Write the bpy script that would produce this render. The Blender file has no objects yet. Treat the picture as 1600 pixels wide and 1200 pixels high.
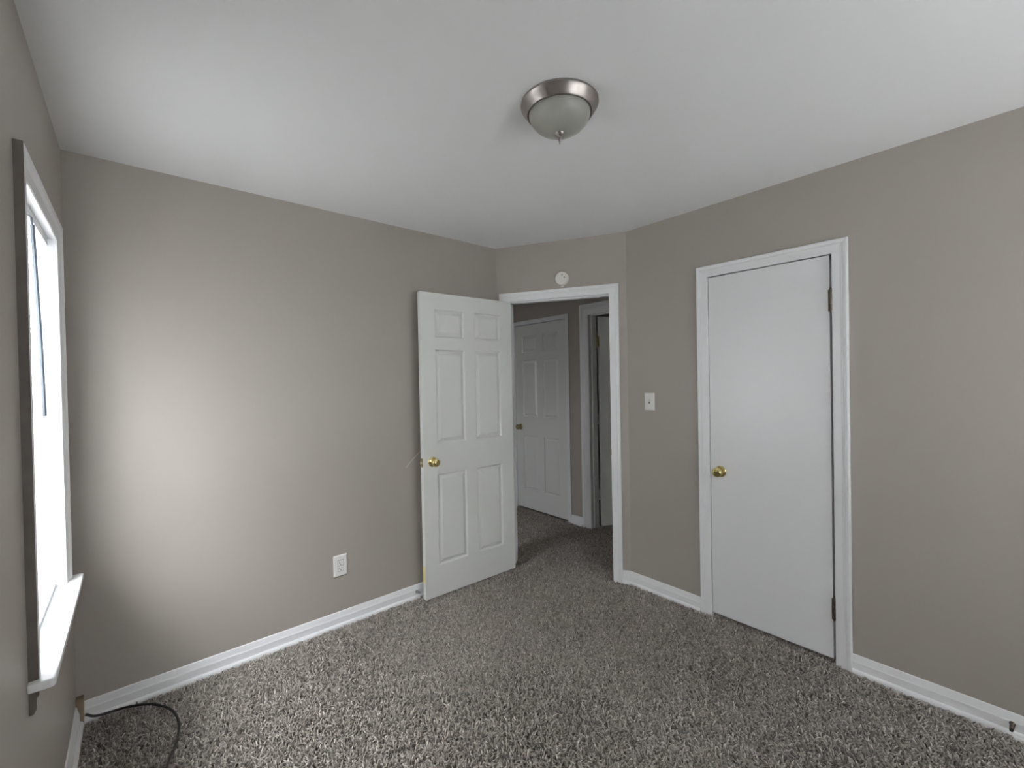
import bpy, bmesh, math, random
from mathutils import Vector, Matrix
import numpy as np

C = bpy.context.scene.collection
R = math.radians
pi = math.pi

# ------------------------------------------------------------------ camera, sky, exposure
def make_camera():
    yaw, pitch, roll, f_px = 0.8617, 0.0098, -0.0189, 688.53
    fw = Vector((math.cos(yaw)*math.cos(pitch), math.sin(yaw)*math.cos(pitch), -math.sin(pitch)))
    r = Vector((math.sin(yaw), -math.cos(yaw), 0.0))
    u = r.cross(fw)
    r2 = r*math.cos(roll) + u*math.sin(roll)
    u2 = -r*math.sin(roll) + u*math.cos(roll)
    cam = bpy.data.cameras.new('camera')
    cam.sensor_fit = 'HORIZONTAL'; cam.sensor_width = 36.0
    cam.lens = f_px/1600*36.0
    cam.clip_start = 0.02
    o = bpy.data.objects.new('camera', cam); C.objects.link(o)
    m = Matrix((r2, u2, -fw)).transposed().to_4x4()
    m.translation = Vector((0, 0, 1.4325))
    o.matrix_world = m
    bpy.context.scene.camera = o
make_camera()

sc = bpy.context.scene
sc.view_settings.view_transform = 'Standard'
sc.view_settings.look = 'None'
sc.view_settings.gamma = 1.0
sc.view_settings.use_curve_mapping = False
sc.view_settings.exposure = 0.0

SKY = 54.0
w = bpy.data.worlds.new('overcast_sky'); sc.world = w
w.use_nodes = True
bgn = w.node_tree.nodes['Background']
bgn.inputs['Strength'].default_value = SKY
def overcast(nt):
    # overcast dome: three times brighter overhead than at the horizon, dim ground below
    tc = nt.nodes.new('ShaderNodeTexCoord'); sp = nt.nodes.new('ShaderNodeSeparateXYZ')
    rp = nt.nodes.new('ShaderNodeValToRGB'); mr = nt.nodes.new('ShaderNodeMapRange')
    mr.inputs['From Min'].default_value = -1.0; mr.inputs['From Max'].default_value = 1.0
    e = rp.color_ramp.elements
    col = (0.958, 0.97, 1.02)
    def c(k): return (col[0]*k, col[1]*k, col[2]*k, 1)
    e[0].position = 0.0; e[0].color = c(0.22)
    e[1].position = 1.0; e[1].color = c(1.0)
    k = e.new(0.49); k.color = c(0.22)
    k = e.new(0.51); k.color = c(0.36)
    nt.links.new(tc.outputs['Generated'], sp.inputs['Vector']); nt.links.new(sp.outputs['Z'], mr.inputs['Value'])
    nt.links.new(mr.outputs['Result'], rp.inputs['Fac']); nt.links.new(rp.outputs['Color'], bgn.inputs['Color'])
overcast(w.node_tree)
sc.cycles.max_bounces = 12
sc.cycles.diffuse_bounces = 8
sc.cycles.transparent_max_bounces = 16
sc.cycles.sample_clamp_indirect = 20.0
sc.cycles.use_denoising = True

# ------------------------------------------------------------------ plan of the room
H = 2.44
FZ = -0.012                        # level under the pile; pile tips reach z = 0
XD, YA, XC, YE = -0.2155, 2.6489, 2.6044, -1.10
PA = Vector((2.1318, 2.6489)); PB = Vector((2.6044, 1.7975))
dB = (PB-PA).normalized(); nB = Vector((dB.y, -dB.x))
if nB.dot(PA) > 0: nB = -nB
LB = (PB-PA).length
TW = 0.115                         # wall thickness
W1 = (1.695, 2.345, 0.70, 1.985)   # window beside the camera: y0, y1, z0, z1
HL = (2.93, 3.73, 2.03)            # bare opening from the hall into the made-up next room: y0, y1, top
W4 = (3.08, 3.62, 0.95, 1.75)      # unseen window of that room, added and sized to light the hall
XL = -0.28
W3 = (0.72, 1.37, 0.70, 1.985)    # third window, added unseen behind the camera to balance the light
W2 = (1.72, 2.37, 0.70, 1.985)       # window in the wall behind the camera: x0, x1, z0, z1
CL = (0.612, 1.232, 2.022)         # closet opening y0, y1, top
DW = (0.088, 0.856, 2.026)         # doorway in the diagonal wall: s0, s1, top
XH = 3.28                          # hall back wall
D3 = (2.985, 3.755, 2.035)
D4 = (1.925, 2.695, 2.035)

def portal(name, loc, rot, sx, sy):
    l = bpy.data.lights.new(name, 'AREA'); l.shape = 'RECTANGLE'; l.size = sx; l.size_y = sy
    l.cycles.is_portal = True
    o = bpy.data.objects.new(name, l); C.objects.link(o); o.location = loc; o.rotation_euler = rot
    return o
portal('daylight_opening', (XD-TW-0.02, (W1[0]+W1[1])/2, (W1[2]+W1[3])/2), (0, -pi/2, 0), W1[3]-W1[2], W1[1]-W1[0])
portal('daylight_opening', ((W3[0]+W3[1])/2, YE-TW-0.02, (W3[2]+W3[3])/2), (pi/2, 0, 0), W3[1]-W3[0], W3[3]-W3[2])
portal('daylight_opening', (XL-TW-0.02, (W4[0]+W4[1])/2, (W4[2]+W4[3])/2), (0, -pi/2, 0), W4[3]-W4[2], W4[1]-W4[0])
portal('daylight_opening', ((W2[0]+W2[1])/2, YE-TW-0.02, (W2[2]+W2[3])/2), (pi/2, 0, 0), W2[1]-W2[0], W2[3]-W2[2])

# ------------------------------------------------------------------ materials
def mat(name, col, rough=0.5, metal=0.0, spec=0.5):
    m = bpy.data.materials.new(name); m.use_nodes = True
    b = m.node_tree.nodes['Principled BSDF']
    b.inputs['Base Color'].default_value = (*col, 1)
    b.inputs['Roughness'].default_value = rough
    b.inputs['Metallic'].default_value = metal
    b.inputs['Specular IOR Level'].default_value = spec
    return m, m.node_tree, b

def noise_bump(nt, b, scale, strength, dist=0.002, detail=3.0, rough=0.55):
    tc = nt.nodes.new('ShaderNodeTexCoord')
    n = nt.nodes.new('ShaderNodeTexNoise'); n.inputs['Scale'].default_value = scale
    n.inputs['Detail'].default_value = detail; n.inputs['Roughness'].default_value = rough
    bp = nt.nodes.new('ShaderNodeBump'); bp.inputs['Strength'].default_value = strength
    bp.inputs['Distance'].default_value = dist
    nt.links.new(tc.outputs['Object'], n.inputs['Vector'])
    nt.links.new(n.outputs['Fac'], bp.inputs['Height'])
    nt.links.new(bp.outputs['Normal'], b.inputs['Normal'])
    return tc, n

def vary(nt, b, col, amount, scale):
    tc = nt.nodes.new('ShaderNodeTexCoord')
    n = nt.nodes.new('ShaderNodeTexNoise'); n.inputs['Scale'].default_value = scale; n.inputs['Detail'].default_value = 4
    r = nt.nodes.new('ShaderNodeValToRGB')
    r.color_ramp.elements[0].position = 0.3; r.color_ramp.elements[1].position = 0.7
    r.color_ramp.elements[0].color = (*[c*(1-amount) for c in col], 1)
    r.color_ramp.elements[1].color = (*[min(1, c*(1+amount)) for c in col], 1)
    nt.links.new(tc.outputs['Object'], n.inputs['Vector'])
    nt.links.new(n.outputs['Fac'], r.inputs['Fac'])
    nt.links.new(r.outputs['Color'], b.inputs['Base Color'])

M = {}
WALL = (0.398, 0.367, 0.327)
M['wall'], nt, b = mat('taupe_eggshell_paint', WALL, 0.42); vary(nt, b, WALL, 0.02, 1.3); noise_bump(nt, b, 180, 0.10, 0.0008)
CEIL = (0.78, 0.79, 0.79)
M['ceiling'], nt, b = mat('flat_ceiling_paint', CEIL, 0.85, spec=0.25); vary(nt, b, CEIL, 0.012, 0.9); noise_bump(nt, b, 140, 0.12, 0.001)
M['trim'], nt, b = mat('white_trim_paint', (0.80, 0.81, 0.82), 0.33); noise_bump(nt, b, 60, 0.04, 0.001)
M['door'], nt, b = mat('white_door_paint', (0.75, 0.765, 0.735), 0.38); noise_bump(nt, b, 90, 0.05, 0.001)
M['closet'], nt, b = mat('cool_white_door_paint', (0.77, 0.78, 0.79), 0.30); noise_bump(nt, b, 70, 0.05, 0.001)
M['plastic'], nt, b = mat('white_plastic', (0.80, 0.80, 0.78), 0.30); vary(nt, b, (0.80, 0.80, 0.78), 0.01, 20)
M['detector'], nt, b = mat('aged_white_plastic', (0.76, 0.75, 0.70), 0.45); vary(nt, b, (0.76, 0.75, 0.70), 0.02, 20)
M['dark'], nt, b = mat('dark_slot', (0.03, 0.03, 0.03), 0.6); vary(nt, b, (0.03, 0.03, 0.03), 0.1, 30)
M['brass'], nt, b = mat('polished_brass', (0.84, 0.70, 0.32), 0.055, 1.0); vary(nt, b, (0.84, 0.70, 0.32), 0.04, 60)
M['brass_leaf'], nt, b = mat('yellow_brass_leaf', (0.86, 0.80, 0.40), 0.38, 0.35); vary(nt, b, (0.86, 0.80, 0.40), 0.05, 40)
M['brass_old'], nt, b = mat('dull_brass', (0.42, 0.36, 0.18), 0.35, 1.0); vary(nt, b, (0.42, 0.36, 0.18), 0.2, 60)
M['nickel'], nt, b = mat('brushed_nickel', (0.36, 0.33, 0.31), 0.38, 1.0); vary(nt, b, (0.36, 0.33, 0.31), 0.06, 25)
M['steel'], nt, b = mat('zinc_steel', (0.55, 0.55, 0.54), 0.3, 1.0); vary(nt, b, (0.55, 0.55, 0.54), 0.08, 40)
M['edge'], nt, b = mat('dark_brown_edge', (0.150, 0.132, 0.115), 0.6); vary(nt, b, (0.150, 0.132, 0.115), 0.12, 14)  # one dark tone: outer casing edge, and painted shade on the apron end
M['silver'], nt, b = mat('satin_silver_hinge', (0.62, 0.62, 0.60), 0.4, 0.3); vary(nt, b, (0.62, 0.62, 0.60), 0.15, 60)
M['oldhinge'], nt, b = mat('aged_bronze_hinge', (0.16, 0.13, 0.11), 0.42, 0.7); vary(nt, b, (0.16, 0.13, 0.11), 0.5, 55)
M['rubber'], nt, b = mat('black_cable_jacket', (0.022, 0.02, 0.018), 0.45); vary(nt, b, (0.022, 0.02, 0.018), 0.2, 15)
M['wood'], nt, b = mat('bare_tan_wood', (0.27, 0.215, 0.145), 0.7); vary(nt, b, (0.27, 0.215, 0.145), 0.3, 22)
M['vinyl'], nt, b = mat('white_window_vinyl', (0.82, 0.84, 0.85), 0.35); vary(nt, b, (0.82, 0.84, 0.85), 0.01, 6)
M['stool'], nt, b = mat('white_sill_paint', (0.82, 0.83, 0.84), 0.28); noise_bump(nt, b, 50, 0.05, 0.001)
M['wand'], nt, b = mat('grey_plastic', (0.125, 0.145, 0.165), 0.25, spec=0.3); vary(nt, b, (0.125, 0.145, 0.165), 0.03, 8)
M['cord'], nt, b = mat('white_cord', (0.8, 0.78, 0.75), 0.7); vary(nt, b, (0.8, 0.78, 0.75), 0.03, 40)
BOWL = (0.36, 0.362, 0.325)
M['bowl'], nt, b = mat('frosted_alabaster_glass', BOWL, 0.32, spec=0.5); vary(nt, b, BOWL, 0.10, 9)
b.inputs['Subsurface Weight'].default_value = 0.0

def glass_mat():
    m = bpy.data.materials.new('window_glass'); m.use_nodes = True
    nt = m.node_tree; nt.nodes.clear()
    out = nt.nodes.new('ShaderNodeOutputMaterial'); mx = nt.nodes.new('ShaderNodeMixShader')
    tr = nt.nodes.new('ShaderNodeBsdfTransparent'); gl = nt.nodes.new('ShaderNodeBsdfGlossy')
    tr.inputs['Color'].default_value = (0.975, 0.98, 0.98, 1); gl.inputs['Roughness'].default_value = 0.02
    fr = nt.nodes.new('ShaderNodeFresnel'); ge = nt.nodes.new('ShaderNodeNewGeometry'); mr = nt.nodes.new('ShaderNodeMapRange')
    mr.inputs['To Min'].default_value = 1.45; mr.inputs['To Max'].default_value = 1/1.45      # same reflectance on leaving the pane
    nt.links.new(ge.outputs['Backfacing'], mr.inputs['Value']); nt.links.new(mr.outputs['Result'], fr.inputs['IOR'])
    nt.links.new(fr.outputs['Fac'], mx.inputs['Fac']); nt.links.new(tr.outputs[0], mx.inputs[1]); nt.links.new(gl.outputs[0], mx.inputs[2])
    nt.links.new(mx.outputs[0], out.inputs['Surface'])
    return m
M['glass'] = glass_mat()

def slat_mat():
    m = bpy.data.materials.new('translucent_blind_vinyl'); m.use_nodes = True
    nt = m.node_tree; nt.nodes.clear()
    out = nt.nodes.new('ShaderNodeOutputMaterial'); mx = nt.nodes.new('ShaderNodeMixShader'); mx.inputs['Fac'].default_value = 0.5
    d = nt.nodes.new('ShaderNodeBsdfDiffuse'); t = nt.nodes.new('ShaderNodeBsdfTranslucent')
    d.inputs['Color'].default_value = (0.80, 0.81, 0.80, 1); t.inputs['Color'].default_value = (0.78, 0.775, 0.76, 1)
    nt.links.new(d.outputs[0], mx.inputs[1]); nt.links.new(t.outputs[0], mx.inputs[2]); nt.links.new(mx.outputs[0], out.inputs['Surface'])
    return m
M['slat'] = slat_mat()

def carpet_mats():
    m, nt, b = mat('carpet_backing', (0.22, 0.20, 0.185), 0.95, spec=0.1); noise_bump(nt, b, 120, 0.6, 0.005)
    M['backing'] = m
    m, nt, b = mat('twisted_carpet_yarn', (0.3, 0.28, 0.26), 0.9, spec=0.15)
    at = nt.nodes.new('ShaderNodeAttribute'); at.attribute_name = 'tone'
    rp = nt.nodes.new('ShaderNodeValToRGB'); e = rp.color_ramp.elements
    e[0].position = 0.0; e[0].color = (0.20, 0.175, 0.150, 1)
    e[1].position = 1.0; e[1].color = (0.79, 0.735, 0.66, 1)
    k = e.new(0.35); k.color = (0.385, 0.347, 0.306, 1)
    k = e.new(0.75); k.color = (0.545, 0.503, 0.447, 1)
    nt.links.new(at.outputs['Fac'], rp.inputs['Fac']); nt.links.new(rp.outputs['Color'], b.inputs['Base Color'])
    b.inputs['Sheen Weight'].default_value = 0.1
    M['pile'] = m
carpet_mats()

# ------------------------------------------------------------------ mesh helpers
def obj(name, bm, m, parent=None, smooth=False, bevel=0.0, label=None, fix=True):
    if fix: bmesh.ops.recalc_face_normals(bm, faces=bm.faces)
    me = bpy.data.meshes.new(name); bm.to_mesh(me); bm.free()
    if smooth:
        for p in me.polygons: p.use_smooth = True
        try: me.set_sharp_from_angle(angle=R(35))
        except Exception: pass
    me.materials.append(m)
    o = bpy.data.objects.new(name, me); C.objects.link(o)
    if parent: o.parent = parent
    if bevel:
        md = o.modifiers.new('bevel', 'BEVEL'); md.width = bevel; md.segments = 2; md.limit_method = 'ANGLE'
    if label: o['label'] = label
    return o

def tag(o, label, cat, kind=None, group=None):
    o['label'] = label; o['category'] = cat
    if kind: o['kind'] = kind
    if group: o['group'] = group
    return o

def empty(name, loc=(0, 0, 0), rz=0.0):
    o = bpy.data.objects.new(name, None); C.objects.link(o)
    o.location = loc; o.rotation_euler = (0, 0, rz); o.empty_display_size = 0.05
    return o

def box(bm, a, b, m=None):
    vs = [bm.verts.new((x, y, z)) for x in (a[0], b[0]) for y in (a[1], b[1]) for z in (a[2], b[2])]
    for f in ((0,1,3,2),(4,6,7,5),(0,4,5,1),(2,3,7,6),(0,2,6,4),(1,5,7,3)):
        bm.faces.new([vs[i] for i in f])
    if m is not None: bmesh.ops.transform(bm, matrix=m, verts=vs)
    return vs

def prism(bm, plan, z0, z1):
    lo = [bm.verts.new((p[0], p[1], z0)) for p in plan]; hi = [bm.verts.new((p[0], p[1], z1)) for p in plan]
    n = len(plan)
    bm.faces.new(lo[::-1]); bm.faces.new(hi)
    for i in range(n): bm.faces.new((lo[i], lo[(i+1) % n], hi[(i+1) % n], hi[i]))

def loft(bm, rings, closed_ring=True, caps=True):
    vr = [[bm.verts.new(p) for p in r] for r in rings]
    n = len(vr[0])
    for a, b in zip(vr, vr[1:]):
        for i in range(n if closed_ring else n-1):
            bm.faces.new((a[i], a[(i+1) % n], b[(i+1) % n], b[i]))
    if caps and closed_ring:
        bm.faces.new(vr[0][::-1]); bm.faces.new(vr[-1])
    return vr

def lathe(bm, prof, m=None, seg=48):
    """prof: (radius, height) along local z"""
    rings = []
    new = []
    for r, h in prof:
        if r < 1e-6:
            v = bm.verts.new((0, 0, h)); new.append(v); rings.append([v])
        else:
            rg = [bm.verts.new((r*math.cos(2*pi*i/seg), r*math.sin(2*pi*i/seg), h)) for i in range(seg)]
            new += rg; rings.append(rg)
    for a, b in zip(rings, rings[1:]):
        for i in range(seg):
            j = (i+1) % seg
            if len(a) == 1 and len(b) > 1: bm.faces.new((a[0], b[j], b[i]))
            elif len(b) == 1 and len(a) > 1: bm.faces.new((a[i], a[j], b[0]))
            elif len(a) > 1: bm.faces.new((a[i], a[j], b[j], b[i]))
    if len(rings[0]) > 1: bm.faces.new(rings[0][::-1])
    if len(rings[-1]) > 1: bm.faces.new(rings[-1])
    if m is not None: bmesh.ops.transform(bm, matrix=m, verts=new)

def tube(bm, pts, r, seg=10, r_end=None):
    pts = [Vector(p) for p in pts]; rings = []
    up = Vector((0.13, 0.21, 0.97))
    for i, p in enumerate(pts):
        t = (pts[min(i+1, len(pts)-1)] - pts[max(i-1, 0)]).normalized()
        a = t.cross(up)
        if a.length < 1e-3: a = t.cross(Vector((1, 0, 0)))
        a.normalize(); b = a.cross(t)
        rr = r if r_end is None else r + (r_end-r)*i/(len(pts)-1)
        rings.append([p + a*rr*math.cos(2*pi*k/seg) + b*rr*math.sin(2*pi*k/seg) for k in range(seg)])
    loft(bm, rings)

def spline(pts, n=12):
    pts = [Vector(p) for p in pts]; out = []
    P = [pts[0]*2-pts[1]] + pts + [pts[-1]*2-pts[-2]]
    for i in range(1, len(P)-2):
        p0, p1, p2, p3 = P[i-1:i+3]
        for k in range(n):
            t = k/n
            out.append(0.5*((2*p1)+(p2-p0)*t+(2*p0-5*p1+4*p2-p3)*t*t+(-p0+3*p1-3*p2+p3)*t**3))
    out.append(pts[-1]); return out

def frame(o, ux, uy, uz):
    """matrix whose columns are the three axes"""
    m = Matrix((Vector(ux), Vector(uy), Vector(uz))).transposed().to_4x4(); m.translation = Vector(o); return m

def B(): return bmesh.new()

# ------------------------------------------------------------------ shell: walls with mitred corners
POLY = [Vector((XD, YE)), Vector((XC, YE)), PB, PA, Vector((XD, YA))]   # counter-clockwise, interior on the left

def offset_corner(i, t):
    p = POLY[i]; a = (p-POLY[i-1]).normalized(); b = (POLY[(i+1) % 5]-p).normalized()
    na = Vector((a.y, -a.x)); nb = Vector((b.y, -b.x))
    mid = (na+nb).normalized()
    return p + mid*(t/mid.dot(na))

def wall(name, i, label, hole=None):
    """wall from POLY[i] to POLY[i+1]; hole = list of (u0, u1, z0, z1) along it"""
    a, b_ = POLY[i], POLY[(i+1) % 5]; oa, ob = offset_corner(i, TW), offset_corner((i+1) % 5, TW)
    d = (b_-a).normalized(); n = Vector((d.y, -d.x))
    bm = B(); z0, z1 = FZ-0.05, H+0.02
    if not hole:
        prism(bm, [a, b_, ob, oa], z0, z1)
    else:
        q, oq = a, oa
        for u0, u1, h0, h1 in hole:
            p0, p1 = a+d*u0, a+d*u1
            prism(bm, [q, p0, p0+n*TW, oq], z0, z1)
            if h0 > 0: prism(bm, [p0, p1, p1+n*TW, p0+n*TW], z0, h0)
            prism(bm, [p0, p1, p1+n*TW, p0+n*TW], h1, z1)
            q, oq = p1, p1+n*TW
        prism(bm, [q, b_, ob, oq], z0, z1)
    return tag(obj(name, bm, M['wall']), label, 'wall', 'structure')

JT = 0.019  # jamb thickness lining each opening
wall('wall_rear', 0, 'taupe wall behind the camera holding two windows, one added for its light', [(W_[0]-XD-JT, W_[1]-XD+JT, W_[2]-JT, W_[3]+JT) for W_ in (W3, W2)])
wall('wall_right', 1, 'taupe wall on the right with the closet door and light switch', [(CL[0]-YE-JT, CL[1]-YE+JT, -1, CL[2]+JT)])
wall('wall_diagonal', 2, 'short angled taupe wall holding the open doorway', [(LB-DW[1]-JT, LB-DW[0]+JT, -1, DW[2]+JT)])
wall('wall_left', 3, 'long taupe wall on the left with the power outlet')
wall('wall_window', 4, 'taupe wall at the far left edge holding the window', [(YA-W_[1]-JT, YA-W_[0]+JT, W_[2]-JT, W_[3]+JT) for W_ in (W1,)])

bm = B(); box(bm, (XD-TW-0.005, YE-TW-0.005, H), (4.52, 4.13, H+0.15)); box(bm, (XL-TW-0.005, YA, H), (XD, 4.13, H+0.15))
tag(obj('ceiling', bm, M['ceiling']), 'flat white ceiling over the bedroom and hall', 'ceiling', 'structure')
bm = B(); box(bm, (-0.6, -2.0, FZ-0.15), (4.6, 4.3, FZ))
FLOOR = tag(obj('floor', bm, M['backing']), 'floor covered in grey brown twisted pile carpet', 'floor', 'structure')

# hall and the spaces behind the doors
bm = B()
z0, z1 = FZ-0.05, H+0.02
def hall_seg(y0, y1, a, b_): box(bm, (XH, y0, a), (XH+TW, y1, b_))
hall_seg(1.60, D4[0]-JT, z0, z1); hall_seg(D4[0]-JT, D4[1]+JT, D4[2]+JT, z1); hall_seg(D4[1]+JT, D3[0]-JT, z0, z1)
hall_seg(D3[0]-JT, D3[1]+JT, D3[2]+JT, z1); hall_seg(D3[1]+JT, 4.12, z0, z1)
tag(obj('wall_hall_back', bm, M['wall']), 'shaded taupe hall wall seen through the doorway', 'wall', 'structure')
bm = B()
for ya, yb, za, zb in ((YA+TW, HL[0], z0, z1), (HL[1], 4.12, z0, z1), (HL[0], HL[1], HL[2], z1)): box(bm, (2.08, ya, za), (2.20, yb, zb))
tag(obj('wall_hall_left', bm, M['wall']), 'hall side wall hidden behind the open door', 'wall', 'structure')
bm = B()  # unseen room added so that daylight reaches the hall door
for ya, yb, za, zb in ((YA+TW, W4[0]-JT, z0, z1), (W4[1]+JT, 4.00, z0, z1), (W4[0]-JT, W4[1]+JT, z0, W4[2]-JT), (W4[0]-JT, W4[1]+JT, W4[3]+JT, z1)): box(bm, (XL-TW, ya, za), (XL, yb, zb))
box(bm, (XL-TW, 4.00, z0), (2.08, 4.12, z1))
tag(obj('wall_added_room', bm, M['wall']), 'walls of the unseen room added off the hall to bring in daylight', 'wall', 'structure')
bm = B(); box(bm, (2.20, 4.00, z0), (XH, 4.12, z1))
tag(obj('wall_hall_end', bm, M['wall']), 'taupe wall closing the left end of the hall', 'wall', 'structure')
bm = B(); box(bm, (XC+TW+0.012, 1.60, z0), (XH, 1.70, z1))
tag(obj('wall_hall_right', bm, M['wall']), 'taupe wall closing the right end of the hall', 'wall', 'structure')
bm = B()
box(bm, (4.40, 1.40, z0), (4.50, 4.12, z1)); box(bm, (XH+TW, 1.40, z0), (4.40, 1.50, z1)); box(bm, (XH+TW, 4.02, z0), (4.40, 4.12, z1))
tag(obj('wall_room_beyond', bm, M['wall']), 'dark walls of the room beyond the hall door', 'wall', 'structure')
bm = B()
box(bm, (XH-0.05, 0.30, z0), (XH, 1.58, z1)); box(bm, (XC+TW, 0.30, z0), (XH-0.05, 0.40, z1)); box(bm, (XC+TW, 1.48, z0), (XH-0.05, 1.58, z1))
tag(obj('wall_closet', bm, M['wall']), 'inner walls of the closet behind the flat white door', 'wall', 'structure')

# ------------------------------------------------------------------ carpet pile
def carpet():
    rng = np.random.default_rng(7)
    sp = 0.0076
    xs = np.arange(-0.22, 3.5, sp); ys = np.arange(-0.5, 4.0, sp)
    X, Y = np.meshgrid(xs, ys); X = X.ravel(); Y = Y.ravel()
    X = X + rng.uniform(-0.5, 0.5, X.size)*sp; Y = Y + rng.uniform(-0.5, 0.5, Y.size)*sp
    keep = (X*0.651 + Y*0.759) > 1.15
    g = 0.008
    inroom = (X > XD+g) & (X < XC-g) & (Y < YA-g) & (((X-PA.x)*nB.x + (Y-PA.y)*nB.y) > g)
    s = (X-PA.x)*dB.x + (Y-PA.y)*dB.y; q = (X-PA.x)*nB.x + (Y-PA.y)*nB.y
    sill = (s > DW[0]+0.004) & (s < DW[1]-0.004) & (q <= g) & (q > -TW-0.02)
    hall = (q < -TW-0.004) & (X > 2.21) & (X < XH-0.004) & (Y > 1.72) & (Y < 3.98) & ~((X < XC+TW+0.02) & (Y < 1.80))
    door4 = (X >= XH-0.004) & (X < XH+0.22) & (Y > D4[0]+0.004) & (Y < D4[1]-0.004)
    closet = (X >= XC-g) & (X < XC+0.09) & (Y > CL[0]+0.004) & (Y < CL[1]-0.004)
    keep &= inroom | sill | hall | door4 | closet
    # the hall is seen only through the doorway
    keep &= ~((X > 2.75) & (Y < 2.2) & hall & (X*0.5 > Y))
    X = X[keep]; Y = Y[keep]; n = X.size
    L = rng.uniform(0.014, 0.024, n)
    az = rng.uniform(0, 2*pi, n); lean = np.radians(rng.uniform(15, 68, n))
    dx = np.sin(lean)*np.cos(az); dy = np.sin(lean)*np.sin(az); dz = np.cos(lean)
    base = np.stack([X, Y, np.full(n, FZ)], 1)
    mid = base + np.stack([dx*L*0.35, dy*L*0.35, dz*L*0.62], 1)
    tip = base + np.stack([dx*L, dy*L, dz*L*0.92], 1)
    r0 = rng.uniform(0.0030, 0.0043, n); r1 = r0*0.95; r2 = r0*0.62
    a0 = rng.uniform(0, 2*pi, n)
    k = 3
    rings = []
    for ctr, rr, tw in ((base, r0, 0.0), (mid, r1, 0.5), (tip, r2, 1.0)):
        for j in range(k):
            a = a0 + tw + 2*pi*j/k
            rings.append(ctr + np.stack([np.cos(a)*rr, np.sin(a)*rr, np.zeros(n)], 1))
    V = np.stack(rings, 1).reshape(-1, 3)                       # n * 9
    quads = []
    for lv in range(2):
        for j in range(k):
            j2 = (j+1) % k
            quads.append((lv*k+j, lv*k+j2, (lv+1)*k+j2, (lv+1)*k+j))
    Q = (np.array(quads)[None] + (np.arange(n)*9)[:, None, None]).reshape(-1, 4)
    T = (np.array([(6, 7, 8)])[None] + (np.arange(n)*9)[:, None, None]).reshape(-1, 3)
    me = bpy.data.meshes.new('carpet_pile')
    me.vertices.add(len(V)); me.vertices.foreach_set('co', V.astype(np.float32).ravel())
    nl = Q.size + T.size
    me.loops.add(nl)
    me.loops.foreach_set('vertex_index', np.concatenate([Q.ravel(), T.ravel()]).astype(np.int32))
    nf = len(Q)+len(T); me.polygons.add(nf)
    st = np.concatenate([np.arange(len(Q))*4, Q.size+np.arange(len(T))*3]).astype(np.int32)
    me.polygons.foreach_set('loop_start', st)
    me.update(calc_edges=True)
    # yarn colour: every tuft its own shade, drifting slightly over the floor
    drift = 0.05*np.sin(X*5.1+np.sin(Y*3.7)*1.3) + 0.05*np.sin(Y*4.3+np.sin(X*2.9)*1.7)
    tone = np.clip(rng.normal(0.5, 0.27, n) + drift, 0, 1)
    att = me.attributes.new('tone', 'FLOAT', 'POINT')
    tv = np.repeat(tone, 9).reshape(n, 9)
    att.data.foreach_set('value', tv.ravel().astype(np.float32))
    me.polygons.foreach_set('use_smooth', np.ones(nf, dtype=bool))
    me.materials.append(M['pile'])
    o = bpy.data.objects.new('carpet_pile', me); C.objects.link(o)
    o['kind'] = 'stuff'; o['label'] = 'grey brown twisted carpet pile'; o.parent = FLOOR
carpet()

# ------------------------------------------------------------------ trim profiles
def casing_mesh(bm, mtx, u0, u1, zt, prof, zb=FZ):
    """three mitred legs round an opening; local x along the wall, local y out of the wall, z up"""
    rings = [[(u0-w_, t, zb) for w_, t in prof], [(u0-w_, t, zt+w_) for w_, t in prof],
             [(u1+w_, t, zt+w_) for w_, t in prof], [(u1+w_, t, zb) for w_, t in prof]]
    vr = loft(bm, rings)
    bmesh.ops.transform(bm, matrix=mtx, verts=[v for r in vr for v in r])

def colonial(wd, k=1.0):
    return [(0.0, 0.0), (0.0, 0.008*k), (0.004, 0.010*k), (wd*0.52, 0.0115*k), (wd*0.60, 0.0135*k), (wd*0.66, 0.0125*k),
            (wd*0.72, 0.0155*k), (wd*0.88, 0.018*k), (wd*0.96, 0.017*k), (wd, 0.012*k), (wd, 0.0)]

def jamb_mesh(bm, mtx, u0, u1, zt, depth, y_out=0.0, stop_at=None, zb=FZ):
    """lining boards outside u0..u1, running back from y_out to -depth"""
    for a, b_ in (((u0-JT, -depth, zb), (u0, y_out, zt+JT)), ((u1, -depth, zb), (u1+JT, y_out, zt+JT)), ((u0, -depth, zt), (u1, y_out, zt+JT))):
        box(bm, a, b_, mtx)
    if stop_at is not None:
        s0, s1 = stop_at
        for a, b_ in (((u0, s0, zb), (u0+0.010, s1, zt)), ((u1-0.010, s0, zb), (u1, s1, zt)), ((u0+0.010, s0, zt-0.010), (u1-0.010, s1, zt))):
            box(bm, a, b_, mtx)

mB = frame((PA.x, PA.y, 0), (dB.x, dB.y, 0), (nB.x, nB.y, 0), (0, 0, 1))           # s along the wall, n into the room
mB_h = frame((PA.x-nB.x*TW, PA.y-nB.y*TW, 0), (dB.x, dB.y, 0), (-nB.x, -nB.y, 0), (0, 0, 1))
mC = frame((XC, 0, 0), (0, 1, 0), (-1, 0, 0), (0, 0, 1))
mH = frame((XH, 0, 0), (0, 1, 0), (-1, 0, 0), (0, 0, 1))

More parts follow.
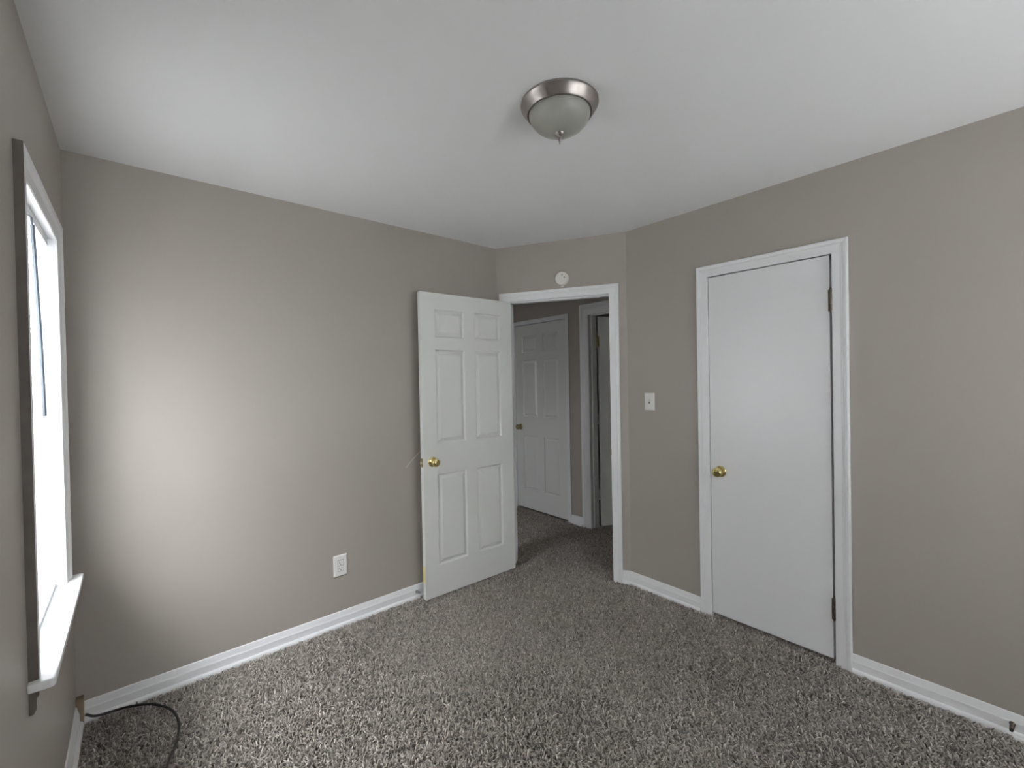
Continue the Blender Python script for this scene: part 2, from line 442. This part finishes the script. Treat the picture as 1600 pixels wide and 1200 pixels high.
# doorway frame
t1 = empty('trim_1', (PA.x+dB.x*0.47, PA.y+dB.y*0.47, 0))
tag(t1, 'white moulded frame round the open doorway in the angled wall', 'door frame', 'structure')
def part_w(name, bm, m, root, **k):
    """a part whose mesh is in world coordinates"""
    inv = (Matrix.Translation(root.location) @ root.rotation_euler.to_matrix().to_4x4()).inverted()
    bmesh.ops.transform(bm, matrix=inv, verts=bm.verts)
    return obj(name, bm, m, root, **k)
bm = B(); casing_mesh(bm, mB, DW[0]+0.003, DW[1]-0.003, DW[2]-0.003, colonial(0.066)); part_w('casing', bm, M['trim'], t1)
bm = B(); casing_mesh(bm, mB_h, DW[0]+0.003, DW[1]-0.003, DW[2]-0.003, colonial(0.064)); part_w('casing', bm, M['trim'], t1)
bm = B(); jamb_mesh(bm, mB, DW[0], DW[1], DW[2], TW, 0.0, (-0.078, -0.040)); part_w('jamb', bm, M['trim'], t1)
bm = B(); box(bm, (DW[1]-0.0022, -0.030, 0.885), (DW[1]+0.002, 0.0015, 0.94), mB); box(bm, (DW[1]-0.0045, 0.0, 0.893), (DW[1]-0.0015, 0.0125, 0.930), mB)
part_w('strike_plate', bm, M['brass_old'], t1, bevel=0.0006, label='tarnished strike plate')

# closet frame
t2 = empty('trim_2', (XC, (CL[0]+CL[1])/2, 0)); tag(t2, 'white moulded frame round the flat closet door', 'door frame', 'structure')
bm = B(); casing_mesh(bm, mC, CL[0]+0.003, CL[1]-0.003, CL[2]-0.003, colonial(0.066)); part_w('casing', bm, M['trim'], t2)
bm = B(); jamb_mesh(bm, mC, CL[0], CL[1], CL[2], TW, 0.0, (-0.078, -0.042)); part_w('jamb', bm, M['trim'], t2)

# hall frames
t3 = empty('trim_3', (XH, (D3[0]+D3[1])/2, 0)); tag(t3, 'narrow white frame round the closed hall door', 'door frame', 'structure')
bm = B(); casing_mesh(bm, mH, D3[0]+0.003, D3[1]-0.003, D3[2]-0.003, [(0, 0), (0, 0.010), (0.003, 0.012), (0.042, 0.012), (0.044, 0.010), (0.044, 0)]); part_w('casing', bm, M['trim'], t3)
bm = B(); jamb_mesh(bm, mH, D3[0], D3[1], D3[2], TW, 0.0, (-0.078, -0.042)); part_w('jamb', bm, M['trim'], t3)
t4 = empty('trim_4', (XH, (D4[0]+D4[1])/2, 0)); tag(t4, 'white moulded frame of the ajar hall door, partly hidden by the doorway', 'door frame', 'structure')
bm = B(); casing_mesh(bm, mH, D4[0]+0.004, D4[1]-0.004, D4[2]-0.004, colonial(0.105, 1.1)); part_w('casing', bm, M['trim'], t4)
bm = B(); jamb_mesh(bm, mH, D4[0], D4[1], D4[2], TW, 0.0, (-0.070, -0.035)); part_w('jamb', bm, M['trim'], t4)

# baseboards with shoe moulding
BASE = [(0.0, FZ), (0.0125, FZ), (0.0125, 0.050), (0.0105, 0.055), (0.0045, 0.080), (0.002, 0.083), (0.0, 0.083)]
SHOE = [(0.0125, FZ), (0.0245, FZ), (0.0245, 0.004), (0.0225, 0.011), (0.018, 0.0155), (0.0125, 0.0175)]
def run(bm, p, q, prof, inward, e0=0.0, e1=0.0):
    """profile swept p->q, offset along inward; e0/e1 shorten or lengthen per unit of offset (mitres)"""
    p, q, n = Vector(p), Vector(q), Vector(inward); d = (q-p).normalized()
    loft(bm, [[(*(p+n*o+d*(o*e0)), z) for o, z in prof], [(*(q+n*o-d*(o*e1)), z) for o, z in prof]])
def baseboard(name, label, runs):
    r = None
    for prof, nm in ((BASE, name), (SHOE, 'shoe_moulding')):
        bm = B()
        for a in runs: run(bm, a[0], a[1], prof, a[2], *(a[3:]))
        o = obj(nm, bm, M['trim'], r)
        if r is None: r = tag(o, label, 'baseboard', 'structure')
    return r
cas = 0.066
k_bc = math.tan(R(28.4)/2)
baseboard('baseboard_left', 'white baseboard along the long left wall', [((XD+0.024, YA), (PA.x-0.01, YA), (0, -1), 0.0, 0.5)])
baseboard('baseboard_diagonal', 'short piece of white baseboard right of the doorway', [(PA+dB*(DW[1]+cas-0.003), PB, nB, 0.0, 0.0)])
baseboard('baseboard_right', 'white baseboard on the right wall either side of the closet', [
    ((XC, PB.y), (XC, CL[1]+cas-0.003), (-1, 0), 0.0, 0.0), ((XC, CL[0]-cas+0.003), (XC, YE), (-1, 0), 0.0, 1.0)])
baseboard('baseboard_window', 'white baseboard below the window', [((XD, YE), (XD, YA-0.013), (1, 0), 1.0, 0.0)])
baseboard('baseboard_rear', 'white baseboard on the wall behind the camera', [((XD, YE), (XC, YE), (0, 1), 1.0, 1.0)])
baseboard('baseboard_hall', 'white baseboard between the two hall doors', [((XH, D4[1]+0.101), (XH, D3[0]-0.041), (-1, 0))])
bm = B(); box(bm, (XD, YA-0.030, FZ), (XD+0.025, YA, 0.112)); 
tag(obj('trim_5', bm, M['wood'], bevel=0.002), 'small bare tan wood block in the corner where two baseboards meet', 'corner block', 'structure')
bm = B(); run(bm, (XC-0.0245, 0.040), (XC-0.0245, -0.45), [(0, FZ), (0.012, FZ), (0.012, -0.002), (0.008, 0.006), (0, 0.009)], (-1, 0))
tag(obj('trim_6', bm, M['trim']), 'extra strip of shoe moulding at the lower right corner', 'moulding', 'structure')

# ------------------------------------------------------------------ doors
def panel_slab(bm, w_, h_, y0, y1, x0=0.0, z0=0.0, xs=(), zs=()):
    """moulded six-panel slab, recessed on both faces"""
    gx = [0.0] + list(xs) + [w_]; gz = [0.0] + list(zs) + [h_]
    gx = [x0+v for v in gx]; gz = [z0+v for v in gz]
    steps = [(0.0, 0.0), (0.006, 0.0115), (0.011, 0.0125), (0.033, 0.0015)]
    for y, sgn in ((y0, 1), (y1, -1)):
        for i in range(len(gx)-1):
            for j in range(len(gz)-1):
                xa, xb, za, zb = gx[i], gx[i+1], gz[j], gz[j+1]
                if i % 2 == 1 and j % 2 == 1:
                    rings = []
                    for ins, dp in steps:
                        rings.append([bm.verts.new(p) for p in ((xa+ins, y+sgn*dp, za+ins), (xb-ins, y+sgn*dp, za+ins), (xb-ins, y+sgn*dp, zb-ins), (xa+ins, y+sgn*dp, zb-ins))])
                    for a, b_ in zip(rings, rings[1:]):
                        for k in range(4): bm.faces.new((a[k], a[(k+1) % 4], b_[(k+1) % 4], b_[k]))
                    bm.faces.new(rings[-1])
                else:
                    bm.faces.new([bm.verts.new(p) for p in ((xa, y, za), (xb, y, za), (xb, y, zb), (xa, y, zb))])
    for i in range(len(gx)-1):
        for z in (gz[0], gz[-1]):
            bm.faces.new([bm.verts.new(p) for p in ((gx[i], y0, z), (gx[i+1], y0, z), (gx[i+1], y1, z), (gx[i], y1, z))])
    for j in range(len(gz)-1):
        for x in (gx[0], gx[-1]):
            bm.faces.new([bm.verts.new(p) for p in ((x, y0, gz[j]), (x, y0, gz[j+1]), (x, y1, gz[j+1]), (x, y1, gz[j]))])
    bmesh.ops.remove_doubles(bm, verts=bm.verts, dist=0.00005)

KNOB = [(0.0, 0.0), (0.0325, 0.0), (0.0325, 0.004), (0.030, 0.007), (0.024, 0.0095), (0.0145, 0.012), (0.0115, 0.017), (0.0115, 0.026),
        (0.015, 0.030), (0.0225, 0.034), (0.0268, 0.041), (0.0275, 0.048), (0.0255, 0.055), (0.0205, 0.0595), (0.0120, 0.062), (0.0105, 0.0605), (0.0, 0.0600)]
def knob(root, loc, axis, m, label=None, s=1.0):
    """rosette with a turned knob on it"""
    q = Vector((0, 0, 1)).rotation_difference(Vector(axis)).to_matrix().to_4x4()
    mt = Matrix.Translation(Vector(loc)) @ q @ Matrix.Scale(s, 4)
    bm = B(); lathe(bm, [(0.0, 0.0)] + KNOB[5:], mt, 40); k = obj('knob', bm, m, root, smooth=True, label=label)
    bm = B(); lathe(bm, KNOB[:6] + [(0.0115, 0.014), (0, 0.014)], mt, 40); obj('rosette', bm, m, k, smooth=True)
    return k

def hinge(root, loc, h, m, r=0.006, leaf=0.010, side=(1, 0), label=None, ball=True):
    """knuckled barrel with tips and two leaf edges running along side"""
    bm = B(); x, y, z = loc
    n = 5; gap = 0.0012; hh = h/n
    for i in range(n):
        lathe(bm, [(r, 0.0), (r, hh-gap)], Matrix.Translation((x, y, z+i*hh)), 14)
        lathe(bm, [(r*0.7, 0.0), (r*0.7, gap)], Matrix.Translation((x, y, z+i*hh+hh-gap)), 10)
    if ball:
        lathe(bm, [(r*0.9, 0), (r*0.95, 0.003), (r*0.5, 0.0075), (0, 0.009)], Matrix.Translation((x, y, z+h)), 14)
        lathe(bm, [(0, -0.008), (r*0.6, -0.006), (r*0.9, 0.0)], Matrix.Translation((x, y, z)), 14)
    sx, sy = side
    if leaf:
        for s_ in (1, -1):
            a = (x+min(0, s_*leaf*sx)-abs(sy)*0.0012, y+min(0, s_*leaf*sy)-abs(sx)*0.0012, z)
            b_ = (x+max(0, s_*leaf*sx)+abs(sy)*0.0012, y+max(0, s_*leaf*sy)+abs(sx)*0.0012, z+h)
            box(bm, a, b_)
    return obj('hinge', bm, m, root, smooth=True, label=label)

XS6 = (0.110, 0.333, 0.424, 0.653); ZS6 = (0.205, 0.805, 1.010, 1.632, 1.715, 1.898)
def six_panel_door(root, w_, m, y0=0.008, y1=0.043, x0=0.003):
    k = w_/0.757
    bm = B(); panel_slab(bm, w_, 2.008, y0, y1, x0, 0.008, [v*k for v in XS6], ZS6)
    return obj('slab', bm, m, root, bevel=0.0012)

# the open bedroom door
pv = PA + dB*(DW[0]+0.003) + nB*0.008
d1 = empty('door_1', (pv.x, pv.y, 0), R(178.7))
tag(d1, 'open white six-panel door swung back along the left wall', 'door', 'structure')
six_panel_door(d1, 0.755, M['door'])
knob(d1, (0.690, 0.043, 0.902), (0, 1, 0), M['brass'], 'polished brass knob')
knob(d1, (0.690, 0.008, 0.902), (0, -1, 0), M['brass'], 'polished brass knob')
bm = B(); box(bm, (0.7575, 0.0130, 0.874), (0.7592, 0.0380, 0.931)); k = obj('latch_plate', bm, M['brass'], d1, bevel=0.0005, label='brass latch plate')
bm = B(); lathe(bm, [(0.0075, 0), (0.0075, 0.010), (0.004, 0.0125), (0, 0.013)], frame((0.759, 0.0255, 0.9025), (0, 1, 0), (0, 0, 1), (1, 0, 0)), 16); obj('latch_bolt', bm, M['steel'], k, smooth=True, label='steel latch bolt')
bm = B()
box(bm, (0.7575, 0.0120, 0.116), (0.7594, 0.0255, 0.225)); box(bm, (0.7575, 0.0285, 0.116), (0.7594, 0.0425, 0.225)); box(bm, (0.7575, 0.0255, 0.117), (0.7584, 0.0285, 0.224))
obj('hinge_leaf', bm, M['brass_leaf'], d1, bevel=0.0004, label='pale yellow hinge leaf low on the door edge')
for hz in (0.20, 0.96, 1.73): hinge(d1, (0.0, 0.0, hz), 0.089, M['brass_old'], 0.0055, 0.0, label='dull brass hinge')

# closet door: flat slab, hinged on the right
d2 = empty('door_2', (XC, CL[0], 0), 0)
tag(d2, 'closed flat white closet door with a brass knob', 'door', 'structure')
bm = B(); box(bm, (0.001, 0.014, 0.019), (0.036, CL[1]-CL[0]-0.005, CL[2]-0.007)); obj('slab', bm, M['closet'], d2, bevel=0.0015)
knob(d2, (0.001, CL[1]-CL[0]-0.062, 0.871), (-1, 0, 0), M['brass'], 'polished brass knob')
for hz in (0.217, 1.740): hinge(d2, (-0.005, 0.0075, hz), 0.105, M['oldhinge'], 0.0072, 0.0110, (0, 1), label='dark worn hinge')

# hall door, closed, six panels
d3 = empty('door_3', (XH, D3[0], 0), pi/2)
tag(d3, 'closed white six-panel door across the hall', 'door', 'structure')
bm = B(); panel_slab(bm, D3[1]-D3[0]-0.008, 2.012, -0.036, -0.001, 0.004, 0.012, XS6, ZS6); obj('slab', bm, M['door'], d3, bevel=0.0012)
knob(d3, (0.730-0.03, -0.001, 0.905), (0, 1, 0), M['brass_old'], 'dark brass knob')
for hz in (0.22, 1.68): hinge(d3, (0.003, 0.004, hz), 0.10, M['trim'], 0.005, 0.006, (1, 0), label='painted hinge')

# hall door standing ajar into the far room
d4 = empty('door_4', (XH+TW+0.004, D4[1]-0.004, 0), R(-90+66))
tag(d4, 'white hall door standing ajar behind the right doorway jamb', 'door', 'structure')
bm = B(); box(bm, (0.006, -0.040, 0.010), (0.755, -0.005, 2.020)); obj('slab', bm, M['door'], d4, bevel=0.0015)
for hz, mm, lb in ((1.735, M['brass_old'], 'dull brass hinge'), (0.985, M['silver'], 'silver hinge'), (0.255, M['silver'], 'silver hinge')):
    bm = B(); h = 0.10
    lathe(bm, [(0.0055, 0), (0.0055, h)], Matrix.Translation((0, 0, hz)), 12)
    box(bm, (0.0040, -0.034, hz), (0.0062, -0.002, hz+h))
    box(bm, (0.0062, -0.034, hz+0.004), (0.0066, -0.002, hz+h-0.004))
    obj('hinge', bm, mm, d4, smooth=True, label=lb)

# ------------------------------------------------------------------ window beside the camera, with its blind
def window(name, label, mtx, u0, u1, z0, z1, ext, stool_out, dark_edge=False):
    """double-hung window; local x along the wall, y into the room, z up"""
    r = empty(name, mtx @ Vector(((u0+u1)/2, 0, z0))); tag(r, label, 'window', 'structure')
    bm = B()
    box(bm, (u0-JT, -TW, z0-JT), (u0, 0, z1+JT), mtx); box(bm, (u1, -TW, z0-JT), (u1+JT, 0, z1+JT), mtx)
    box(bm, (u0, -TW, z1), (u1, 0, z1+JT), mtx); box(bm, (u0, -TW, z0-JT), (u1, -0.03, z0), mtx)
    for a, b_ in ((u0, u0+0.014), (u1-0.014, u1)):
        box(bm, (a, -0.068, z0), (b_, -0.056, z1), mtx)
    part_w('jamb', bm, M['trim'], r)
    bm = B(); casing_mesh(bm, mtx, u0+0.002, u1-0.002, z1-0.002, [(a*ext/0.066, t) for a, t in colonial(0.066, 1.15)], z0)
    part_w('casing', bm, M['trim'], r)
    bm = B(); hw = ext+0.024
    plan = [(u0-hw, 0), (u0-hw, stool_out-0.006), (u0-hw+0.006, stool_out), (u1+hw-0.006, stool_out), (u1+hw, stool_out-0.006), (u1+hw, 0), (u1, 0), (u1, -0.055), (u0, -0.055), (u0, 0)]
    prism(bm, plan, z0-0.022, z0); bmesh.ops.transform(bm, matrix=mtx, verts=bm.verts)
    part_w('stool', bm, M['stool'], r, bevel=0.004)
    bm = B(); ap = [(0, z0-0.022), (0.016, z0-0.022), (0.016, z0-0.040), (0.012, z0-0.047), (0.011, z0-0.075), (0.007, z0-0.085), (0, z0-0.085)]
    loft(bm, [[(u0-ext, o, z) for o, z in ap], [(u1+ext, o, z) for o, z in ap]]); bmesh.ops.transform(bm, matrix=mtx, verts=bm.verts)
    part_w('apron', bm, M['wall'], r)
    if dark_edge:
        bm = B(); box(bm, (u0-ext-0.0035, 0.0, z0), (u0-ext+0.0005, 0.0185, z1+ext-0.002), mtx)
        loft(bm, [[mtx @ Vector((u0-ext-0.0035, o*1.15, z)) for o, z in ap], [mtx @ Vector((u0-ext+0.001, o*1.15, z)) for o, z in ap]])  # near apron end: its shadow is put in as dark brown colour
        part_w('casing_edge', bm, M['edge'], r, label='dark brown outer edge of the casing, with shade painted on the apron end')
    zm = z0+(z1-z0)*0.50
    for nm, za, zb, ya in (('upper_sash', zm-0.018, z1, -0.105), ('lower_sash', z0, zm+0.018, -0.085)):
        bm = B(); st = 0.040
        e = 0.002
        box(bm, (u0+e, ya, za), (u0+st, ya+0.028, zb), mtx); box(bm, (u1-st, ya, za), (u1-e, ya+0.028, zb), mtx)
        box(bm, (u0+st, ya, za), (u1-st, ya+0.028, za+st), mtx); box(bm, (u0+st, ya, zb-st*0.9), (u1-st, ya+0.028, zb), mtx)
        s_ = part_w(nm, bm, M['vinyl'], r)
        bm = B(); box(bm, (u0+st-0.004, ya+0.012, za+st-0.004), (u1-st+0.004, ya+0.016, zb-st*0.9+0.004), mtx)
        inv = Matrix.Translation(r.location).inverted(); bmesh.ops.transform(bm, matrix=inv, verts=bm.verts)
        obj('pane', bm, M['glass'], s_)
    return r
mD = frame((XD, 0, 0), (0, 1, 0), (1, 0, 0), (0, 0, 1))
mN = frame((XL, 0, 0), (0, 1, 0), (1, 0, 0), (0, 0, 1))
mE = frame((0, YE, 0), (1, 0, 0), (0, 1, 0), (0, 0, 1))
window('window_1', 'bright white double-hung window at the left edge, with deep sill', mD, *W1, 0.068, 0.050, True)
window('window_2', 'white double-hung window near the right corner behind the camera', mE, *W2, 0.068, 0.050)
window('added_window_3', 'white double-hung window added for its light nearer the middle of the wall behind the camera', mE, *W3, 0.068, 0.050)
window('added_window_4', 'small white window added in the unseen room to light the hall', mN, *W4, 0.068, 0.040)

def blind(label, W, mtx, wand, tilt):
    # local frame of the wall: x into the room, y along the wall
    y0, y1, z0, z1 = W; xb = -0.030
    r = empty('window_blind', (0, 0, 0)); r.matrix_world = mtx @ Matrix.Translation((xb, (y0+y1)/2, z0))
    tag(r, label, 'blind')
    inv = Matrix.Translation((-xb, -(y0+y1)/2, -z0))
    def P(name, bm, m, **k):
        bmesh.ops.transform(bm, matrix=inv, verts=bm.verts); return obj(name, bm, m, r, **k)
    bm = B(); box(bm, (xb-0.016, y0+0.006, z1-0.028), (xb+0.016, y1-0.006, z1-0.001)); P('head_rail', bm, M['vinyl'], bevel=0.002)
    bm = B(); box(bm, (xb-0.012, y0+0.008, z0+0.004), (xb+0.012, y1-0.008, z0+0.020)); P('bottom_rail', bm, M['vinyl'], bevel=0.003)
    bm = B(); z = z0+0.034; tl = R(tilt)
    while z < z1-0.034:
        pr = []
        for k in range(5):
            c = (k/4-0.5)*0.025; h = 0.0022*(1-(2*(k/4)-1)**2)
            pr.append((xb + c*math.cos(tl) + h*math.sin(tl), z - c*math.sin(tl) + h*math.cos(tl)))
        vr = loft(bm, [[(x, y0+0.009, zz) for x, zz in pr], [(x, y1-0.009, zz) for x, zz in pr]], closed_ring=False)
        z += 0.020
    P('slats', bm, M['slat'], smooth=True, fix=False)
    for yy in (y0+0.11, y1-0.11):
        bm = B()
        for xx in (xb-0.013, xb+0.013): tube(bm, [(xx, yy, z0+0.018), (xx, yy, z1-0.028)], 0.0008, 5)
        P('ladder_cord', bm, M['cord'])
    bm = B(); tube(bm, [(xb+0.022, y0+wand, 1.930), (xb+0.026, y0+wand+0.055, 1.60), (xb+0.026, y0+wand+0.098, 1.345)], 0.0058, 6)
    tube(bm, [(xb+0.012, y0+wand-0.002, 1.958), (xb+0.020, y0+wand-0.002, 1.950), (xb+0.022, y0+wand, 1.925)], 0.003, 6)
    P('tilt_wand', bm, M['wand'], smooth=True, label='grey plastic tilt wand')
blind('white horizontal mini blind lowered in the left window', W1, Matrix.Translation((XD, 0, 0)), 0.262, 62)
blind('white mini blind in the window near the right corner behind the camera', W2, frame((0, YE, 0), (0, 1, 0), (1, 0, 0), (0, 0, 1)), 0.095, -70)
blind('white mini blind in the added middle window behind the camera', W3, frame((0, YE, 0), (0, 1, 0), (1, 0, 0), (0, 0, 1)), 0.095, -66)

# ------------------------------------------------------------------ ceiling light
def ceiling_light():
    cx, cy = 1.204, 1.107
    r = empty('ceiling_light', (cx, cy, H)); tag(r, 'round brushed nickel flush ceiling light with frosted glass bowl', 'ceiling light')
    bm = B(); lathe(bm, [(0.0, 0.0), (0.139, 0.0), (0.1415, -0.003), (0.1415, -0.009), (0.1385, -0.012), (0.1345, -0.018), (0.1290, -0.027), (0.1240, -0.035), (0.1210, -0.0395), (0.1190, -0.0410),
                    (0.1150, -0.0405), (0.1130, -0.036), (0.110, -0.030), (0.0, -0.030)], None, 96)
    obj('trim_ring', bm, M['nickel'], r, smooth=True, label='brushed nickel ring')
    bm = B(); pr = [(0.0, -0.034), (0.1105, -0.034)]
    for k in range(0, 15):
        a = k/14*pi/2
        pr.append((0.1122*math.cos(a)**0.86 if k < 14 else 0.0, -0.038-0.071*math.sin(a)**1.12))
    lathe(bm, pr, None, 72)
    obj('glass_bowl', bm, M['bowl'], r, smooth=True, label='frosted glass bowl')
    bm = B(); lathe(bm, [(0.0, -0.104), (0.0170, -0.1055), (0.0190, -0.109), (0.0168, -0.114), (0.0110, -0.118), (0.0068, -0.1205), (0.0052, -0.124), (0.0070, -0.128), (0.0056, -0.134), (0.0026, -0.145), (0, -0.151)], None, 32)
    obj('finial', bm, M['nickel'], r, smooth=True, label='pointed nickel finial')
ceiling_light()

# ------------------------------------------------------------------ detector over the doorway
def detector():
    p = PA + dB*0.520
    r = empty('smoke_detector', (p.x, p.y, 2.159)); tag(r, 'round white detector on the wall above the doorway', 'smoke detector')
    rot = frame((0, 0, 0), (dB.x, dB.y, 0), (0, 0, 1), (nB.x, nB.y, 0))       # x along wall, y up, z out
    bm = B(); lathe(bm, [(0, 0), (0.0490, 0), (0.0490, 0.006), (0.047, 0.008), (0, 0.008)], rot, 56); obj('base_plate', bm, M['detector'], r, smooth=True)
    bm = B(); lathe(bm, [(0, 0.007), (0.0475, 0.007), (0.0485, 0.012), (0.0475, 0.026), (0.044, 0.0315), (0.038, 0.0335), (0.030, 0.0345), (0, 0.0352)], rot, 56); h = obj('housing', bm, M['detector'], r, smooth=True)
    bm = B()
    for x, y, a in ((0.006, 0.022, 0.35), (0.0235, 0.004, 0.0)):
        mt = rot @ Matrix.Translation((x, y, 0.0340)) @ Matrix.Rotation(-a, 4, 'Z')
        box(bm, (-0.0022, -0.0062, 0), (0.0022, 0.0062, 0.0012), mt)
    obj('vent_slot', bm, M['dark'], h, label='two dark vent slots')
    bm = B(); box(bm, (-0.010, -0.062, 0.0), (0.014, -0.046, 0.010), rot); obj('mounting_tab', bm, M['detector'], r, bevel=0.002)
detector()

# ------------------------------------------------------------------ switch and outlet
def plate_mesh(bm, w_, h_, t, m):
    rings = []
    for ins, z in ((0, 0), (0, t*0.35), (0.0035, t*0.85), (0.006, t)):
        a, b_ = w_/2-ins, h_/2-ins
        rings.append([m @ Vector(p) for p in ((-a, -b_, z), (a, -b_, z), (a, b_, z), (-a, b_, z))])
    loft(bm, rings)

def light_switch():
    r = empty('light_switch', (XC, 1.6305, 1.2695)); tag(r, 'white toggle light switch between the doorway and the closet', 'light switch')
    m = frame((0, 0, 0), (0, -1, 0), (0, 0, 1), (-1, 0, 0))
    bm = B(); plate_mesh(bm, 0.074, 0.116, 0.006, m); obj('wall_plate', bm, M['plastic'], r)
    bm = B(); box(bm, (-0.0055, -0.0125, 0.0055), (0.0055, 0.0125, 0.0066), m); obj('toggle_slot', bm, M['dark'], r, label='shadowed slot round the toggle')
    bm = B(); mt = m @ Matrix.Translation((0, 0.002, 0.006)) @ Matrix.Rotation(R(-28), 4, 'X')
    loft(bm, [[mt @ Vector(p) for p in ((-a, -b_, z), (a, -b_, z), (a, b_, z), (-a, b_, z))] for a, b_, z in ((0.0048, 0.0062, -0.002), (0.0045, 0.0055, 0.008), (0.0036, 0.0038, 0.0150))])
    obj('toggle', bm, M['plastic'], r, bevel=0.0008)
    for z in (0.030, -0.030):
        bm = B(); lathe(bm, [(0.0034, 0.0055), (0.0034, 0.0064), (0.0025, 0.0070), (0, 0.0072)], m @ Matrix.Translation((0, z, 0)), 16); obj('screw', bm, M['plastic'], r, smooth=True)
light_switch()

def outlet():
    r = empty('wall_outlet', (0.9055, YA, 0.353)); tag(r, 'white power outlet low on the left wall', 'outlet')
    m = frame((0, 0, 0), (1, 0, 0), (0, 0, 1), (0, -1, 0))
    bm = B(); plate_mesh(bm, 0.080, 0.124, 0.007, m); obj('wall_plate', bm, M['plastic'], r)
    bm = B(); box(bm, (-0.0170, -0.0340, 0.0066), (0.0170, 0.0340, 0.0072), m); obj('recess', bm, M['dark'], r, label='thin dark gap round the sockets')
    for z in (0.0165, -0.0165):
        bm = B(); box(bm, (-0.0160, z-0.0160, 0.0066), (0.0160, z+0.0160, 0.0090), m); s_ = obj('socket', bm, M['plastic'], r, bevel=0.001)
        bm = B()
        box(bm, (-0.0078, z-0.001, 0.0089), (-0.0052, z+0.0080, 0.0094), m); box(bm, (0.0052, z-0.001, 0.0089), (0.0078, z+0.0066, 0.0094), m)
        lathe(bm, [(0.0027, 0.0089), (0.0027, 0.0094)], m @ Matrix.Translation((0, z-0.0088, 0)), 14)
        obj('slot', bm, M['dark'], s_, label='dark plug slots')
    for z in (0.0485, -0.0485):
        bm = B(); lathe(bm, [(0.003, 0.0064), (0.003, 0.0074), (0, 0.0078)], m @ Matrix.Translation((0, z, 0)), 16); obj('screw', bm, M['plastic'], r, smooth=True)
outlet()

# ------------------------------------------------------------------ spring door stops
def door_stop(loc, axis, label, mm, ln=0.062):
    r = empty('door_stop', loc); tag(r, label, 'door stop')
    ax = Vector(axis).normalized(); q = Vector((0, 0, 1)).rotation_difference(ax).to_matrix().to_4x4()
    bm = B(); lathe(bm, [(0, 0), (0.0095, 0), (0.0095, 0.002), (0.006, 0.006), (0, 0.006)], q, 20); obj('base', bm, mm, r, smooth=True)
    bm = B(); pts = []
    tn = 9
    for i in range(tn*12+1):
        a = 2*pi*i/12; rr = 0.0062*(1-0.2*i/(tn*12)); pts.append(q @ Vector((rr*math.cos(a), rr*math.sin(a), 0.004+(ln-0.012)*i/(tn*12))))
    tube(bm, pts, 0.0016, 6); obj('spring', bm, mm, r, smooth=True)
    bm = B(); lathe(bm, [(0, ln-0.010), (0.0055, ln-0.010), (0.0062, ln-0.006), (0.0055, ln), (0, ln+0.001)], q, 18); obj('rubber_tip', bm, M['plastic'] if mm is M['steel'] else M['rubber'], r, smooth=True)
door_stop((1.394, YA-0.0125, 0.040), (0.15, -1, 0.12), 'steel spring door stop on the baseboard beside the open door', M['steel'], 0.058)
door_stop((XC-0.0125, 0.040, 0.044), (-1, 0.05, -0.05), 'dark spring door stop on the baseboard at the lower right corner', M['oldhinge'], 0.050)

# ------------------------------------------------------------------ cable on the carpet, tie at the door
bm = B()
pts = spline([(XD+0.030, YA-0.033, 0.040), (-0.150, 2.618, 0.016), (-0.06, 2.610, 0.010), (0.005, 2.585, 0.006), (0.055, 2.535, 0.005), (0.100, 2.450, 0.005), (0.115, 2.340, 0.005),
              (0.100, 2.225, 0.005), (0.068, 2.120, 0.005), (0.02, 1.98, 0.005), (-0.06, 1.80, 0.005), (-0.12, 1.60, 0.005)], 10)
tube(bm, pts, 0.0048, 10)
tag(obj('cable', bm, M['rubber'], smooth=True), 'black cable looping over the carpet from the left corner', 'cable')

bm = B(); tube(bm, [(1.318, 2.600, 0.880), (1.356, 2.598, 0.918), (1.398, 2.592, 0.958), (1.418, 2.586, 0.975)], 0.0013, 6)
tag(obj('zip_tie', bm, M['cord'], smooth=True), 'thin pale tie sticking out behind the edge of the open door', 'zip tie')
